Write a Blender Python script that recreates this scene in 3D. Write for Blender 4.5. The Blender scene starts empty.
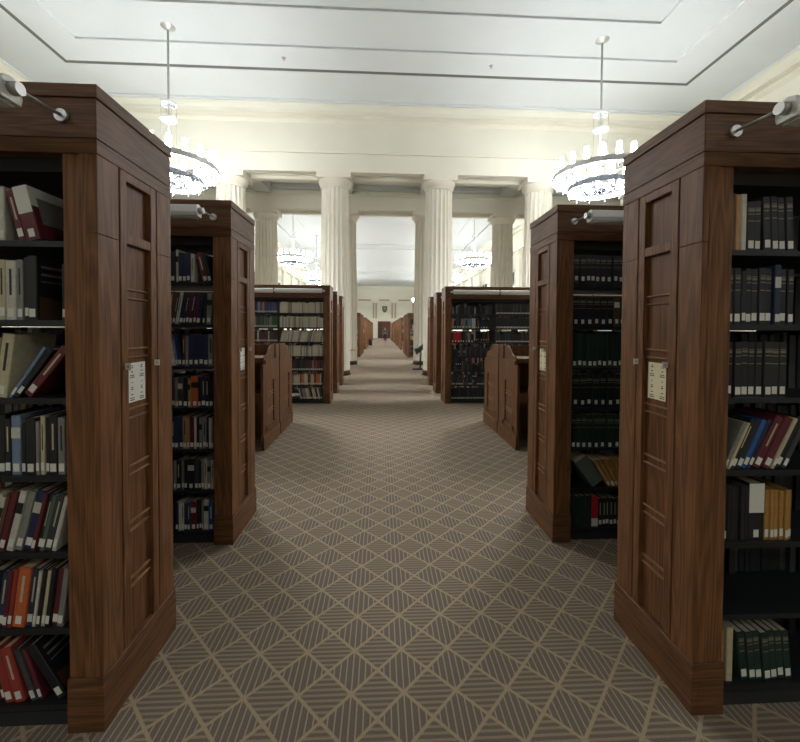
import bpy, bmesh, math, random
from mathutils import Vector, Matrix
random.seed(7)
SC = bpy.context.scene
COL = SC.collection
PI = math.pi

# ------------------------------------------------------------------ camera, world, exposure
F_PX = 390.0
PSI = math.atan(19/390)          # aisle runs a little left of the view axis
PIT = math.atan(9.2/390)
ROLL = 0.0055
cam_d = bpy.data.cameras.new('camera'); cam = bpy.data.objects.new('camera', cam_d); COL.objects.link(cam)
cam_d.sensor_fit = 'HORIZONTAL'; cam_d.sensor_width = 36.0
cam_d.lens = 36.0*F_PX/800.0
cam_d.shift_y = (338.5-371)/800.0
cam_d.clip_start = 0.05; cam_d.clip_end = 200
fw = Vector((math.sin(PSI)*math.cos(PIT), math.cos(PSI)*math.cos(PIT), -math.sin(PIT)))
rt = Vector((math.cos(PSI), -math.sin(PSI), 0)); up = rt.cross(fw)
c_, s_ = math.cos(ROLL), math.sin(ROLL)
r2 = rt*c_ + up*s_; u2 = up*c_ - rt*s_
M = Matrix(((r2.x, u2.x, -fw.x, 0), (r2.y, u2.y, -fw.y, 0), (r2.z, u2.z, -fw.z, 1.49), (0, 0, 0, 1)))
cam.matrix_world = M
SC.camera = cam

world = bpy.data.worlds.new('world'); SC.world = world; world.use_nodes = True
world.node_tree.nodes['Background'].inputs[0].default_value = (0.9, 0.95, 1.0, 1)
world.node_tree.nodes['Background'].inputs[1].default_value = 0.3
SC.view_settings.view_transform = 'Standard'; SC.view_settings.look = 'None'
SC.view_settings.gamma = 1.0; SC.view_settings.use_curve_mapping = False
SC.view_settings.exposure = 0.15
LAMP = 58.0                      # emission of the chandelier shades

# ------------------------------------------------------------------ materials
def lin(c):
    return tuple(((v/255)/12.92 if v/255 <= 0.04045 else ((v/255+0.055)/1.055)**2.4) for v in c) + (1,)
MATS = {}
def mat(name, rgb, rough=0.6, metal=0.0, noise=0.0, scale=8.0, spec=0.5):
    if name in MATS: return MATS[name]
    m = bpy.data.materials.new(name); m.use_nodes = True; nt = m.node_tree; b = nt.nodes['Principled BSDF']
    b.inputs['Roughness'].default_value = rough; b.inputs['Metallic'].default_value = metal
    b.inputs['Specular IOR Level'].default_value = spec
    c = lin(rgb)
    if noise:
        tc = nt.nodes.new('ShaderNodeTexCoord'); n = nt.nodes.new('ShaderNodeTexNoise'); n.inputs['Scale'].default_value = scale
        n.inputs['Detail'].default_value = 4
        r = nt.nodes.new('ShaderNodeValToRGB')
        r.color_ramp.elements[0].position = .3; r.color_ramp.elements[1].position = .7
        r.color_ramp.elements[0].color = tuple(v*(1-noise) for v in c[:3])+(1,)
        r.color_ramp.elements[1].color = tuple(min(1, v*(1+noise)) for v in c[:3])+(1,)
        nt.links.new(tc.outputs['Object'], n.inputs['Vector']); nt.links.new(n.outputs['Fac'], r.inputs[0])
        nt.links.new(r.outputs[0], b.inputs['Base Color'])
    else: b.inputs['Base Color'].default_value = c
    MATS[name] = m; return m
def emit(name, rgb, strength):
    m = bpy.data.materials.new(name); m.use_nodes = True; nt = m.node_tree
    b = nt.nodes['Principled BSDF']
    b.inputs['Base Color'].default_value = (.9, .9, .88, 1)
    b.inputs['Emission Color'].default_value = rgb+(1,); b.inputs['Emission Strength'].default_value = strength
    MATS[name] = m; return m
def wood(name, dark, light, vertical=True, rough=0.5):
    m = bpy.data.materials.new(name); m.use_nodes = True; nt = m.node_tree; N = nt.nodes; L = nt.links
    b = N['Principled BSDF']; b.inputs['Roughness'].default_value = rough
    b.inputs['Specular IOR Level'].default_value = 0.22
    tc = N.new('ShaderNodeTexCoord')
    mp = N.new('ShaderNodeMapping'); mp.inputs['Scale'].default_value = (7, 7, .55) if vertical else (.8, .8, 9)
    L.new(tc.outputs['Object'], mp.inputs['Vector'])
    big = N.new('ShaderNodeTexNoise'); big.inputs['Scale'].default_value = 1.3; big.inputs['Detail'].default_value = 2
    L.new(mp.outputs[0], big.inputs['Vector'])
    mu = N.new('ShaderNodeMath'); mu.operation = 'MULTIPLY'; mu.inputs[1].default_value = 22
    L.new(big.outputs['Fac'], mu.inputs[0])
    fr = N.new('ShaderNodeMath'); fr.operation = 'PINGPONG'; fr.inputs[1].default_value = 1; L.new(mu.outputs[0], fr.inputs[0])     # cathedral growth rings
    mp2 = N.new('ShaderNodeMapping'); mp2.inputs['Scale'].default_value = (160, 160, 3.5) if vertical else (5, 5, 190)
    L.new(tc.outputs['Object'], mp2.inputs['Vector'])
    fine = N.new('ShaderNodeTexNoise'); fine.inputs['Scale'].default_value = 1.0; fine.inputs['Detail'].default_value = 3
    L.new(mp2.outputs[0], fine.inputs['Vector'])
    mx = N.new('ShaderNodeMix'); mx.data_type = 'FLOAT'; mx.inputs[0].default_value = .76
    L.new(fr.outputs[0], mx.inputs[2]); L.new(fine.outputs['Fac'], mx.inputs[3])
    r = N.new('ShaderNodeValToRGB'); r.color_ramp.elements[0].position = .28; r.color_ramp.elements[1].position = .72
    r.color_ramp.elements[0].color = lin(dark); r.color_ramp.elements[1].color = lin(light)
    L.new(mx.outputs[0], r.inputs[0]); L.new(r.outputs[0], b.inputs['Base Color'])
    MATS[name] = m; return m

WV = wood('oak_upright', (84, 55, 35), (138, 94, 60))
WH = wood('oak_horizontal', (74, 50, 33), (122, 84, 55), vertical=False)
WP = wood('oak_panel', (78, 50, 31), (128, 86, 54))
WB = wood('oak_bead_highlight', (110, 78, 52), (160, 122, 88), vertical=False)  # paler than the other oak: bead highlights put into the colour
DESK = wood('oak_desk', (76, 49, 31), (124, 86, 56))
SHELF = mat('shelf_steel', (38, 41, 44), .45, .3)
KICK = mat('kick_steel', (44, 46, 48), .5, .2)
STEEL = mat('brushed_steel', (186, 186, 182), .35, .45)
HOUS = mat('lamp_housing', (222, 223, 220), .4, .1)
CHROME = mat('chrome', (92, 95, 100), .2, .9)
RINGM = mat('ring_metal', (225, 227, 230), .35, .5)
PLASTER = mat('ceiling_paint', (208, 213, 213), .8, noise=.015, scale=1.5)
SLOT = mat('slot_grey', (104, 102, 100), .7)
CREAM = mat('cream_plaster', (221, 218, 202), .75, noise=.02, scale=1.2)
STONE = mat('column_stone', (222, 216, 200), .7, noise=.03, scale=3)
BASEB = mat('dark_base', (58, 40, 30), .5)
PAPER = mat('paper_white', (232, 230, 222), .8, noise=.02, scale=40)
PAPERY = mat('paper_cream', (232, 224, 190), .8, noise=.02, scale=40)
mat('cloth_grey2', (150, 148, 145), .8)
INK = mat('ink', (52, 50, 52), .8)
PAGES = mat('page_edges', (196, 184, 160), .9, noise=.06, scale=90)
STICK = mat('sticker_white', (222, 222, 214), .8, noise=.03, scale=120)
GILT = mat('gilt_lettering', (120, 112, 92), .5)
BLACKP = mat('black_plastic', (26, 26, 28), .4)
SHADE = emit('lamp_glass', (.96, .99, 1.0), LAMP)
SHADE_FILL = emit('fill_lamp_glass', (.96, .99, 1.0), LAMP*.13); RING_GLOW_FILL = emit('added_ring_glow_fill', (.96, .99, 1.0), LAMP*.13*9)  # weak emission for the added fill chandeliers behind the camera
SHADE_FAR = emit('lamp_glass_far_hall', (.96, .99, 1.0), LAMP*1.0); RING_GLOW_FAR = emit('added_ring_glow_far_hall', (.96, .99, 1.0), LAMP*1.0*9)
RING_GLOW = emit('added_ring_glow', (.96, .99, 1.0), LAMP*9)  # glow of the bands added under both rings to light the floor

def carpet():
    m = bpy.data.materials.new('carpet'); m.use_nodes = True; nt = m.node_tree; N = nt.nodes; L = nt.links
    b = N['Principled BSDF']; b.inputs['Roughness'].default_value = .95; b.inputs['Specular IOR Level'].default_value = .1
    def math_(op, a, bb=None, c=None):
        n = N.new('ShaderNodeMath'); n.operation = op
        for i, v in enumerate((a, bb, c)):
            if v is None: continue
            if isinstance(v, (int, float)): n.inputs[i].default_value = v
            else: L.new(v, n.inputs[i])
        return n.outputs[0]
    tc = N.new('ShaderNodeTexCoord'); sp = N.new('ShaderNodeSeparateXYZ'); L.new(tc.outputs['Object'], sp.inputs[0])
    W = .2156
    x = math_('DIVIDE', math_('SUBTRACT', sp.outputs['X'], .10), W)
    y = math_('DIVIDE', math_('SUBTRACT', sp.outputs['Y'], 1.78), W)
    u = math_('ADD', x, y); v = math_('SUBTRACT', x, y)
    fu = math_('FRACT', u); fv = math_('FRACT', v)
    du = math_('MINIMUM', fu, math_('SUBTRACT', 1, fu)); dv = math_('MINIMUM', fv, math_('SUBTRACT', 1, fv))
    d = math_('MINIMUM', du, dv)
    line = math_('SUBTRACT', 1, math_('SMOOTH_MAX', 0, math_('MULTIPLY', math_('SUBTRACT', d, .030), 40), .2)); 
    line = math_('MAXIMUM', math_('MINIMUM', line, 1), 0)
    par = math_('MODULO', math_('ADD', math_('ADD', math_('FLOOR', u), math_('FLOOR', v)), 1000), 2)     # which kind of diamond
    def stripes(coord, n, duty):
        f = math_('FRACT', math_('MULTIPLY', coord, n))
        t = math_('ABSOLUTE', math_('SUBTRACT', f, .5))
        return math_('GREATER_THAN', t, .5-duty/2)
    sv = stripes(x, 8, .22); sh = stripes(y, 9, .45)
    def col(rgb):
        n = N.new('ShaderNodeRGB'); n.outputs[0].default_value = lin(rgb); return n.outputs[0]
    def mix(f, a, bb):
        n = N.new('ShaderNodeMix'); n.data_type = 'RGBA'; L.new(f, n.inputs[0]); L.new(a, n.inputs[6]); L.new(bb, n.inputs[7]); return n.outputs[2]
    A = mix(sv, col((117, 105, 95)), col((162, 148, 130)))
    B = mix(sh, col((116, 104, 93)), col((148, 133, 115)))
    cell = mix(par, B, A)
    base = mix(line, cell, col((168, 150, 124)))
    nz = N.new('ShaderNodeTexNoise'); nz.inputs['Scale'].default_value = 260; nz.inputs['Detail'].default_value = 2; L.new(tc.outputs['Object'], nz.inputs['Vector'])
    nr = N.new('ShaderNodeMapRange'); nr.inputs[1].default_value = .3; nr.inputs[2].default_value = .7; nr.inputs[3].default_value = .8; nr.inputs[4].default_value = 1.18
    L.new(nz.outputs['Fac'], nr.inputs[0])
    hv = N.new('ShaderNodeVectorMath'); hv.operation = 'SCALE'; L.new(base, hv.inputs[0]); L.new(nr.outputs[0], hv.inputs['Scale'])
    L.new(hv.outputs[0], b.inputs['Base Color'])
    bp = N.new('ShaderNodeBump'); bp.inputs['Strength'].default_value = .25; bp.inputs['Distance'].default_value = .003
    L.new(nz.outputs['Fac'], bp.inputs['Height']); L.new(bp.outputs[0], b.inputs['Normal'])
    return m
CARPET = carpet()

# ------------------------------------------------------------------ mesh helpers
class MB:
    def __init__(s, sx=1, sy=1): s.bm = bmesh.new(); s.sx = sx; s.sy = sy
    def _v(s, p): return s.bm.verts.new((p[0]*s.sx, p[1]*s.sy, p[2]))
    def _faces(s, vs, fs, mi=0):
        for f in fs:
            try: g = s.bm.faces.new([vs[i] for i in f]); g.material_index = mi
            except ValueError: pass
    def box(s, x0, x1, y0, y1, z0, z1, mi=0):
        vs = [s._v((x, y, z)) for x in (x0, x1) for y in (y0, y1) for z in (z0, z1)]
        s._faces(vs, [(0,1,3,2),(4,6,7,5),(0,4,5,1),(2,3,7,6),(0,2,6,4),(1,5,7,3)], mi); return s
    def prism(s, poly, axis, a, b, mi=0):
        """poly: list of 2D points in the plane of the other two axes (x:yz, y:xz, z:xy)"""
        def P(p, t): return (t, p[0], p[1]) if axis == 'x' else ((p[0], t, p[1]) if axis == 'y' else (p[0], p[1], t))
        n = len(poly); A = [s._v(P(p, a)) for p in poly]; B = [s._v(P(p, b)) for p in poly]
        for f in [A, B[::-1]]+[[A[i], B[i], B[(i+1) % n], A[(i+1) % n]] for i in range(n)]:
            g = s.bm.faces.new(f); g.material_index = mi
        return s
    def lathe(s, prof, c=(0, 0, 0), n=24, cap=True, flute=0, depth=0, mi=0):
        """prof: list of (r,z)"""
        rings = []
        for r, z in prof:
            ring = []
            for i in range(n):
                a = 2*PI*i/n; rr = r
                if flute: rr = r*(1-depth*abs(math.sin(flute*a/2)))
                ring.append(s._v((c[0]+rr*math.cos(a), c[1]+rr*math.sin(a), c[2]+z)))
            rings.append(ring)
        for k in range(len(rings)-1):
            for i in range(n):
                g = s.bm.faces.new([rings[k][i], rings[k][(i+1) % n], rings[k+1][(i+1) % n], rings[k+1][i]]); g.smooth = not flute; g.material_index = mi
        if cap:
            for rg in (rings[0][::-1], rings[-1]): g = s.bm.faces.new(rg); g.material_index = mi
        return s
    def cyl(s, p0, p1, r, n=12, r1=None, mi=0):
        p0, p1 = Vector(p0), Vector(p1); d = (p1-p0).normalized()
        t = Vector((0, 0, 1)) if abs(d.z) < .9 else Vector((1, 0, 0)); a = d.cross(t).normalized(); b = d.cross(a)
        r1 = r if r1 is None else r1; R0, R1 = [], []
        for i in range(n):
            k = 2*PI*i/n; o = a*math.cos(k)+b*math.sin(k); R0.append(s._v(p0+o*r)); R1.append(s._v(p1+o*r1))
        for i in range(n):
            g = s.bm.faces.new([R0[i], R0[(i+1) % n], R1[(i+1) % n], R1[i]]); g.smooth = True; g.material_index = mi
        for rg in (R0[::-1], R1): g = s.bm.faces.new(rg); g.material_index = mi
        return s
    def ring(s, R, w, z0, z1, n=48, mi=0):
        """flat band ring, inner radius R-w"""
        return s._torus([(R-w, z0), (R, z0), (R, z1), (R-w, z1)], n, mi)
    def _torus(s, poly, n, mi=0):
        rings = [[s._v((r*math.cos(2*PI*i/n), r*math.sin(2*PI*i/n), z)) for r, z in poly] for i in range(n)]
        m = len(poly)
        for i in range(n):
            for k in range(m):
                g = s.bm.faces.new([rings[i][k], rings[(i+1) % n][k], rings[(i+1) % n][(k+1) % m], rings[i][(k+1) % m]]); g.material_index = mi
        return s
    def build(s, name, mats, parent=None, loc=(0, 0, 0), bevel=0):
        bmesh.ops.recalc_face_normals(s.bm, faces=s.bm.faces[:])
        me = bpy.data.meshes.new(name); s.bm.to_mesh(me); s.bm.free()
        for m in (mats if isinstance(mats, (list, tuple)) else [mats]): me.materials.append(m)
        o = bpy.data.objects.new(name, me); COL.objects.link(o); o.location = loc
        if parent: o.parent = parent
        if bevel:
            md = o.modifiers.new('bevel', 'BEVEL'); md.width = bevel; md.segments = 2; md.limit_method = 'ANGLE'
        return o
def tag(o, label=None, cat=None, group=None, kind=None):
    if label: o['label'] = label
    if cat: o['category'] = cat
    if group: o['group'] = group
    if kind: o['kind'] = kind
    return o
def empty(name, loc, label=None, cat=None, group=None):
    o = bpy.data.objects.new(name, None); COL.objects.link(o); o.location = loc; o.empty_display_size = .1
    return tag(o, label, cat, group)
def copy_tree(o, parent=None):
    c = o.copy(); COL.objects.link(c); c.parent = parent
    for ch in list(o.children): copy_tree(ch, c)
    return c
def struct(o): o['kind'] = 'structure'; return o

# ------------------------------------------------------------------ the halls
XC = .12
HX0, HX1 = -10.1, 10.35        # near hall side walls
HY0, HY1 = -6.5, 12.35
FX0, FX1 = -8.75, 9.0          # far hall side walls
FY1 = 65.0
ZC, ZF, ZARC = 8.30, 8.60, 6.38
MB = MB
struct(MB().box(-11, 11.2, -7, 67, -.1, 0).build('floor', CARPET))
def frame(m, ox0, ox1, oy0, oy1, ix0, ix1, iy0, iy1, z0, z1):
    m.box(ox0, ox1, oy0, iy0, z0, z1); m.box(ox0, ox1, iy1, oy1, z0, z1)
    m.box(ox0, ix0, iy0, iy1, z0, z1); m.box(ix1, ox1, iy0, iy1, z0, z1)
# near hall ceiling: stepped panels round a dark slot
c = MB()
A = (XC-8.27, XC+8.35, -4.8, 10.62); A2 = (XC-8.15, XC+8.23, -4.65, 10.50)
Bq = (XC-7.36, XC+7.36, -3.9, 9.72); Cq = (XC-6.1, XC+6.1, -2.8, 8.6)
D = (HX0+.45, HX1-.45, HY0+.45, 11.86)
frame(c, HX0-.2, HX1+.2, HY0-.2, HY1+.4, *D, ZC-.05, ZC+.3)
frame(c, *D, *A, ZC, ZC+.3)
frame(c, *A2, *Bq, ZC, ZC+.3)
frame(c, *Bq, *Cq, ZC+.05, ZC+.3)
c.box(*Cq, ZC+.10, ZC+.3)
struct(c.build('ceiling', PLASTER))
s = MB(); frame(s, A[0]-.02, A[1]+.02, A[2]-.02, A[3]+.02, A2[0]+.02, A2[1]-.02, A2[2]+.02, A2[3]-.02, ZC+.012, ZC+.2)
struct(s.build('trim_1', SLOT))
for px in (-2.47, 2.81):
    o = MB().lathe([(.05, 0), (.05, -.01), (.015, -.02), (.012, -.05), (.03, -.06), (.03, -.065)]).build('sprinkler_head', STEEL, loc=(px, 10.1, ZC))
    tag(o, 'small sprinkler head on the ceiling, %s of the two in view' % ('left' if px < 0 else 'right'), 'sprinkler', 'ceiling sprinkler heads')

def entab(y0, y1, ztop, front_dir, name, x0, x1):
    """architrave on columns with frieze and cornice; y0 side faces the camera"""
    m = MB()
    m.box(x0, x1, y0, y0+.22, ZARC, 6.95); m.box(x0, x1, y1-.22, y1, ZARC, 6.95)
    m.box(x0, x1, y0+.22, y1-.22, ZARC+.16, 6.95)
    m.box(x0, x1, y0+.22, y0+.30, ZARC+.1, ZARC+.2); m.box(x0, x1, y1-.30, y1-.22, ZARC+.1, ZARC+.2)
    for cx in COLX: m.box(cx-.56, cx+.56, y0+.3, y1-.3, ZARC+.01, ZARC+.16)
    m.box(x0, x1, y0-.08, y1+.08, 6.93, 7.0)
    m.box(x0, x1, y0+.02, y1-.02, 7.0, ztop+.2)
    return struct(m.build(name, CREAM))
COLX = (-8.2, -4.8, -1.5, 1.87, 5.19, 8.5)
entab(12.35, 13.25, ZC, -1, 'trim_2', HX0-.2, HX1+.2)
entab(16.2, 17.1, ZF, -1, 'trim_3', HX0-.2, HX1+.2)
# cornice round the near hall
prof = [(0, 8.3), (.42, 8.3), (.42, 8.22), (.36, 8.17), (.32, 8.10), (.32, 8.0), (.10, 8.0), (.10, 7.92), (.04, 7.88), (0, 7.86)]
m = MB(); m.prism([(12.37-a, z) for a, z in prof], 'x', HX0, HX1); struct(m.build('trim_4', CREAM))
m = MB(); m.prism([(HX1-a, z) for a, z in prof], 'y', HY0, 12.37); struct(m.build('trim_5', CREAM))
m = MB(); m.prism([(HX0+a, z) for a, z in prof], 'y', HY0, 12.37); struct(m.build('trim_6', CREAM))
for nm, x0, x1 in (('wall_left', HX0-.2, HX0), ('wall_right', HX1, HX1+.2)):
    m = MB(); m.box(x0, x1, HY0-.2, 17.1, 0, ZF+.2)
    struct(m.build(nm, CREAM))
struct(MB().box(HX0-.2, HX1+.2, HY0-.2, HY0, 0, ZF).build('wall_back', CREAM))
# lower ceiling between the two rows of columns with beams
m = MB(); m.box(HX0, HX1, 13.2, 16.25, 7.3, 7.5)
for cx in COLX: m.box(cx-.3, cx+.3, 13.2, 16.25, 7.02, 7.3); m.box(cx-.38, cx+.38, 13.2, 16.25, 7.2, 7.3)
m.box(HX0, HX1, 15.95, 16.25, 7.14, 7.3); m.box(HX0, HX1, 13.2, 13.5, 7.14, 7.3)
struct(m.build('ceiling', PLASTER))
# far hall
c = MB(); FC = (XC-7.2, XC+7.2, 19, 34.9)
c.box(FX0-.2, FX1+.2, 17.1, 19, ZF, ZF+.3); 
y = 19
for y1 in (34.9, 50.4, 63.3):
    a = (FX0-.2, FX1+.2, y, y1); b = (XC-7.2, XC+7.2, y+.5, y1-.06)
    frame(c, *a, *b, ZF, ZF+.3)
    b2 = (b[0]+.1, b[1]-.1, b[2]+.1, b[3]-.1); b3 = (XC-5.6, XC+5.6, y+2.1, y1-1.7)
    frame(c, *b2, *b3, ZF+.02, ZF+.3); c.box(*b3, ZF+.06, ZF+.3)
    y = y1
c.box(FX0-.2, FX1+.2, y, FY1+.2, ZF, ZF+.3)
struct(c.build('ceiling', PLASTER))
struct(MB().box(XC-7.3, XC+7.3, 19.3, 63.4, ZF+.18, ZF+.29).build('trim_7', SLOT))
for nm, x0, x1, s in (('wall_left', FX0-.2, FX0, 1), ('wall_right', FX1, FX1+.2, -1)):
    m = MB(); m.box(x0, x1, 17.1, FY1+.2, 0, ZF)
    xi = FX0 if s > 0 else FX1
    for k in range(14):                                    # pilasters
        yy = 18.2+k*3.4
        m.box(min(xi, xi+s*.18), max(xi, xi+s*.18), yy-.35, yy+.35, 0, 6.4); m.box(min(xi, xi+s*.24), max(xi, xi+s*.24), yy-.42, yy+.42, 6.4, 6.6)
    m.box(min(xi, xi+s*.3), max(xi, xi+s*.3), 17.1, FY1, 6.6, 6.9)
    m.box(min(xi, xi+s*.2), max(xi, xi+s*.2), 17.1, FY1, 7.9, 8.1); m.box(min(xi, xi+s*.36), max(xi, xi+s*.36), 17.1, FY1, 8.1, 8.6)
    struct(m.build(nm, CREAM))
GLASSN = mat('night_glass', (30, 34, 40), .1)
wi = 1
for s, xi in ((1, FX0), (-1, FX1)):
    for k in range(12):
        yy = 19.9+k*3.4
        m = MB(); xs = sorted((xi+s*.02, xi+s*.03)); m.box(*xs, yy-.8, yy+.8, 2.6, 5.4)
        xs = sorted((xi+s*.0, xi+s*.07))
        for a, b, z0, z1 in ((-.9, -.8, 2.5, 5.5), (.8, .9, 2.5, 5.5), (-.9, .9, 5.4, 5.52), (-.9, .9, 2.48, 2.6), (-.03, .03, 2.6, 5.4), (-.8, .8, 3.6, 3.65), (-.8, .8, 4.5, 4.55)):
            m.box(*xs, yy+a, yy+b, z0, z1, mi=1)
        struct(m.build('window_%d' % wi, [GLASSN, CREAM])); wi += 1
# far end wall with three framed recesses, a doorway and cornice
m = MB(); m.box(-11, 11.2, FY1+.3, FY1+.5, 0, ZF+.2)
def rnd(cx, w, z0, z1, r=.5, n=5):
    pts = [(cx-w/2, z0), (cx+w/2, z0)]
    for i in range(n+1): a = PI/2*i/n; pts.append((cx+w/2-r+r*math.cos(a), z1-r+r*math.sin(a)))
    for i in range(n+1): a = PI/2+PI/2*i/n; pts.append((cx-w/2+r+r*math.cos(a), z1-r+r*math.sin(a)))
    return pts
panels = [(-6.6, 3.0), (-2.75, 3.0), (.52, 2.7), (3.85, 3.0), (7.4, 2.6)]
# wall face made from piers and strips so that the recesses are real
m.box(-11, 11.2, FY1, FY1+.3, 6.35, ZF+.2); m.box(-11, 11.2, FY1, FY1+.3, 2.85, 3.3)
xs = [-11]+[v for cx, w in panels for v in (cx-w/2, cx+w/2)]+[11.2]
for i in range(0, len(xs), 2): m.box(xs[i], xs[i+1], FY1, FY1+.3, 3.3, 6.35)
m.box(-11, -.55, FY1, FY1+.3, 0, 2.85); m.box(1.6, 11.2, FY1, FY1+.3, 0, 2.85)
for cx, w in panels:
    for sg in (-1, 1):
        pts = [(cx+sg*w/2, 6.35), (cx+sg*w/2, 5.8)]+[(cx+sg*(w/2-.55+.55*math.cos(PI/2*i/5)), 5.8+.55*math.sin(PI/2*i/5)) for i in range(1, 6)]
        m.prism(pts, 'y', FY1, FY1+.3)
m.box(-11, 11.2, FY1-.12, FY1, 7.35, 7.5); m.box(-11, 11.2, FY1-.25, FY1, 8.2, 8.6)
struct(m.build('wall_front', CREAM))
m = MB()
for cx, w in panels:
    for sg in (-1, 1): m.box(cx+sg*w/2-.15, cx+sg*w/2+.15, FY1-.06, FY1+.02, 3.3, 5.85)
    m.box(cx-w/2+.5, cx+w/2-.5, FY1-.06, FY1+.02, 6.2, 6.45)
struct(m.build('trim_8', mat('moulding_tan', (168, 156, 130), .7)))
DW = wood('door_wood', (70, 40, 26), (110, 66, 44))
m = MB(); m.box(-.55, -.35, FY1-.1, FY1+.25, 0, 2.8); m.box(1.4, 1.6, FY1-.1, FY1+.25, 0, 2.8); m.box(-.35, 1.4, FY1-.1, FY1+.25, 2.45, 2.8)
dr = struct(m.build('door_1', DW))
MB().box(-.35, .1, FY1+.1, FY1+.16, 0, 2.45).build('doorway_panel', mat('doorway_shade', (40, 22, 18), .5), dr)  # dark sheet for the open side, its shade put into the colour
MB().box(.1, 1.4, FY1+.1, FY1+.16, 0, 2.45).build('doorway_panel', DW, dr)
sh = MB().prism([(-.42, .5), (.42, .5), (.42, -.1), (.3, -.4), (0, -.6), (-.3, -.4), (-.42, -.1)], 'y', -.08, 0).build('wall_crest', mat('bronze_dark', (66, 78, 66), .5), loc=(.6, FY1+.29, 4.85))
tag(sh, 'small dark shield crest on the far cream wall above the doorway', 'crest')
MB().prism([(-.2, .3), (.2, .3), (.2, 0), (0, -.25), (-.2, 0)], 'y', -.11, -.08).build('crest_centre', mat('crest_green', (96, 116, 92), .5), sh)

# columns
def column(x, y, label, grp):
    root = empty('column', (x, y, 0), label, 'column', grp)
    copy_of = COLP
    for n, me in copy_of:
        o = bpy.data.objects.new(n, me); COL.objects.link(o); o.parent = root
    return root
COLP = []
t = MB(); t.lathe([(.505, 0), (.505, .14), (.48, .16)], n=40); o = t.build('base_ring', BASEB); COLP.append(('base_ring', o.data)); bpy.data.objects.remove(o)
t = MB(); t.lathe([(.485, .16), (.482, 1.5), (.465, 3.5), (.44, 5.2), (.43, 5.95)], n=160, flute=20, depth=.075); o = t.build('shaft', STONE); COLP.append(('shaft', o.data)); bpy.data.objects.remove(o)
t = MB(); t.lathe([(.43, 5.95), (.44, 5.99), (.44, 6.01), (.455, 6.02), (.49, 6.08), (.52, 6.15), (.53, 6.20), (.52, 6.22)], n=48); t.box(-.53, .53, -.45, .45, 6.22, 6.379)
o = t.build('capital', STONE); COLP.append(('capital', o.data)); bpy.data.objects.remove(o)
posn = ['leftmost', 'outer left', 'inner left', 'inner right', 'outer right', 'rightmost']
for i, x in enumerate(COLX):
    column(x, 12.8, '%s fluted cream column of the nearer row, by the end of the bookcases' % posn[i], 'fluted columns')
    column(x, 16.65, '%s fluted cream column of the farther row, behind the nearer row' % posn[i], 'fluted columns')

# ------------------------------------------------------------------ chandeliers
def chandelier(full=True):
    root = empty('chandelier', (0, 0, 0))
    zt = 8.38
    MB().lathe([(.20, 0), (.19, -.02), (.08, -.05), (.03, -.10)], (0, 0, zt), 32).build('canopy', STEEL, root)
    MB().cyl((0, 0, zt-.1), (0, 0, 4.88), .022, 10).build('rod', STEEL, root)
    for zz in (6.60, 6.24):
        r = MB(); r.ring(.17, .03, zz, zz+.05, 24); r.box(-.15, .15, -.012, .012, zz+.01, zz+.04); r.box(-.012, .012, -.15, .15, zz+.01, zz+.04); r.build('collar_ring', RINGM, root)
    w = MB()
    for k in range(4):
        a = PI/4+k*PI/2; w.cyl((.16*math.cos(a), .16*math.sin(a), 6.65), (.16*math.cos(a), .16*math.sin(a), 5.0), .006, 6)
    w.build('hanging_wires', STEEL, root)
    u = MB(); R1, Z1 = 1.06, 5.15
    u.ring(R1, .09, Z1, Z1+.05, 72); u.ring(R1+.01, .012, Z1-.04, Z1+.08, 72); u.ring(R1-.08, .012, Z1-.03, Z1+.06, 72)
    for k in range(6): a = k*PI/3; u.cyl((.02*math.cos(a), .02*math.sin(a), Z1+.02), ((R1-.05)*math.cos(a), (R1-.05)*math.sin(a), Z1+.02), .01, 6)
    u.build('upper_ring', RINGM, root)
    l = MB(); R2, Z2 = .72, 4.86
    l.ring(R2, .09, Z2, Z2+.05, 60); l.ring(R2+.01, .012, Z2-.04, Z2+.08, 60); l.ring(.34, .04, Z2-.03, Z2+.02, 40); l.ring(.14, .03, Z2-.05, Z2, 24)
    for k in range(6): a = k*PI/3+.3; l.cyl((0, 0, Z2), ((R2-.05)*math.cos(a), (R2-.05)*math.sin(a), Z2), .012, 6)
    l.lathe([(.02, -.12), (.05, -.06), (.04, 0)], (0, 0, Z2), 12)
    l.build('lower_ring', CHROME, root)
    dd = MB(); dd.ring(R1-.035, .022, Z1-.012, Z1-.001, 60); dd.build('upper_added_glow', RING_GLOW, root)  # added glowing band, throws extra light down
    dd = MB(); dd.ring(R2-.035, .022, Z2-.012, Z2-.001, 48); dd.build('lower_added_glow', RING_GLOW, root)  # same added glow under the smaller ring
    fin = MB()
    spots = [(R1-.04, Z1, 20, .0), (R2-.04, Z2, 12, .1)]
    SH = [(.060, .0), (.058, .04), (.044, .23)]
    def shade_mesh(mb, p): mb.lathe(SH, p, 10, cap=True)
    allm = MB() if not full else None
    for (R, Z, n, ph) in spots:
        for k in range(n):
            a = 2*PI*(k+.5)/n+ph; x, y = R*math.cos(a), R*math.sin(a)
            if full:
                hs = MB(); hs.lathe([(.012, -.16), (.02, -.13), (.012, -.10), (.022, -.04), (.032, .02), (.032, .05), (.02, .09), (.02, .14)], (x, y, Z), 8)
                hs.build('lamp_holder', CHROME, root)
                h = MB(); shade_mesh(h, (x, y, Z+.12)); h.build('lamp_shade', SHADE, root)
            else: shade_mesh(allm, (x, y, Z+.12)); fin.lathe([(.02, -.15), (.03, -.04), (.05, .06), (.025, .14)], (x, y, Z), 6)
    if not full:
        allm.build('lamp_shades', SHADE, root); fin.build('lamp_holders', CHROME, root)
    else: fin.bm.free()
    return root
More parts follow.
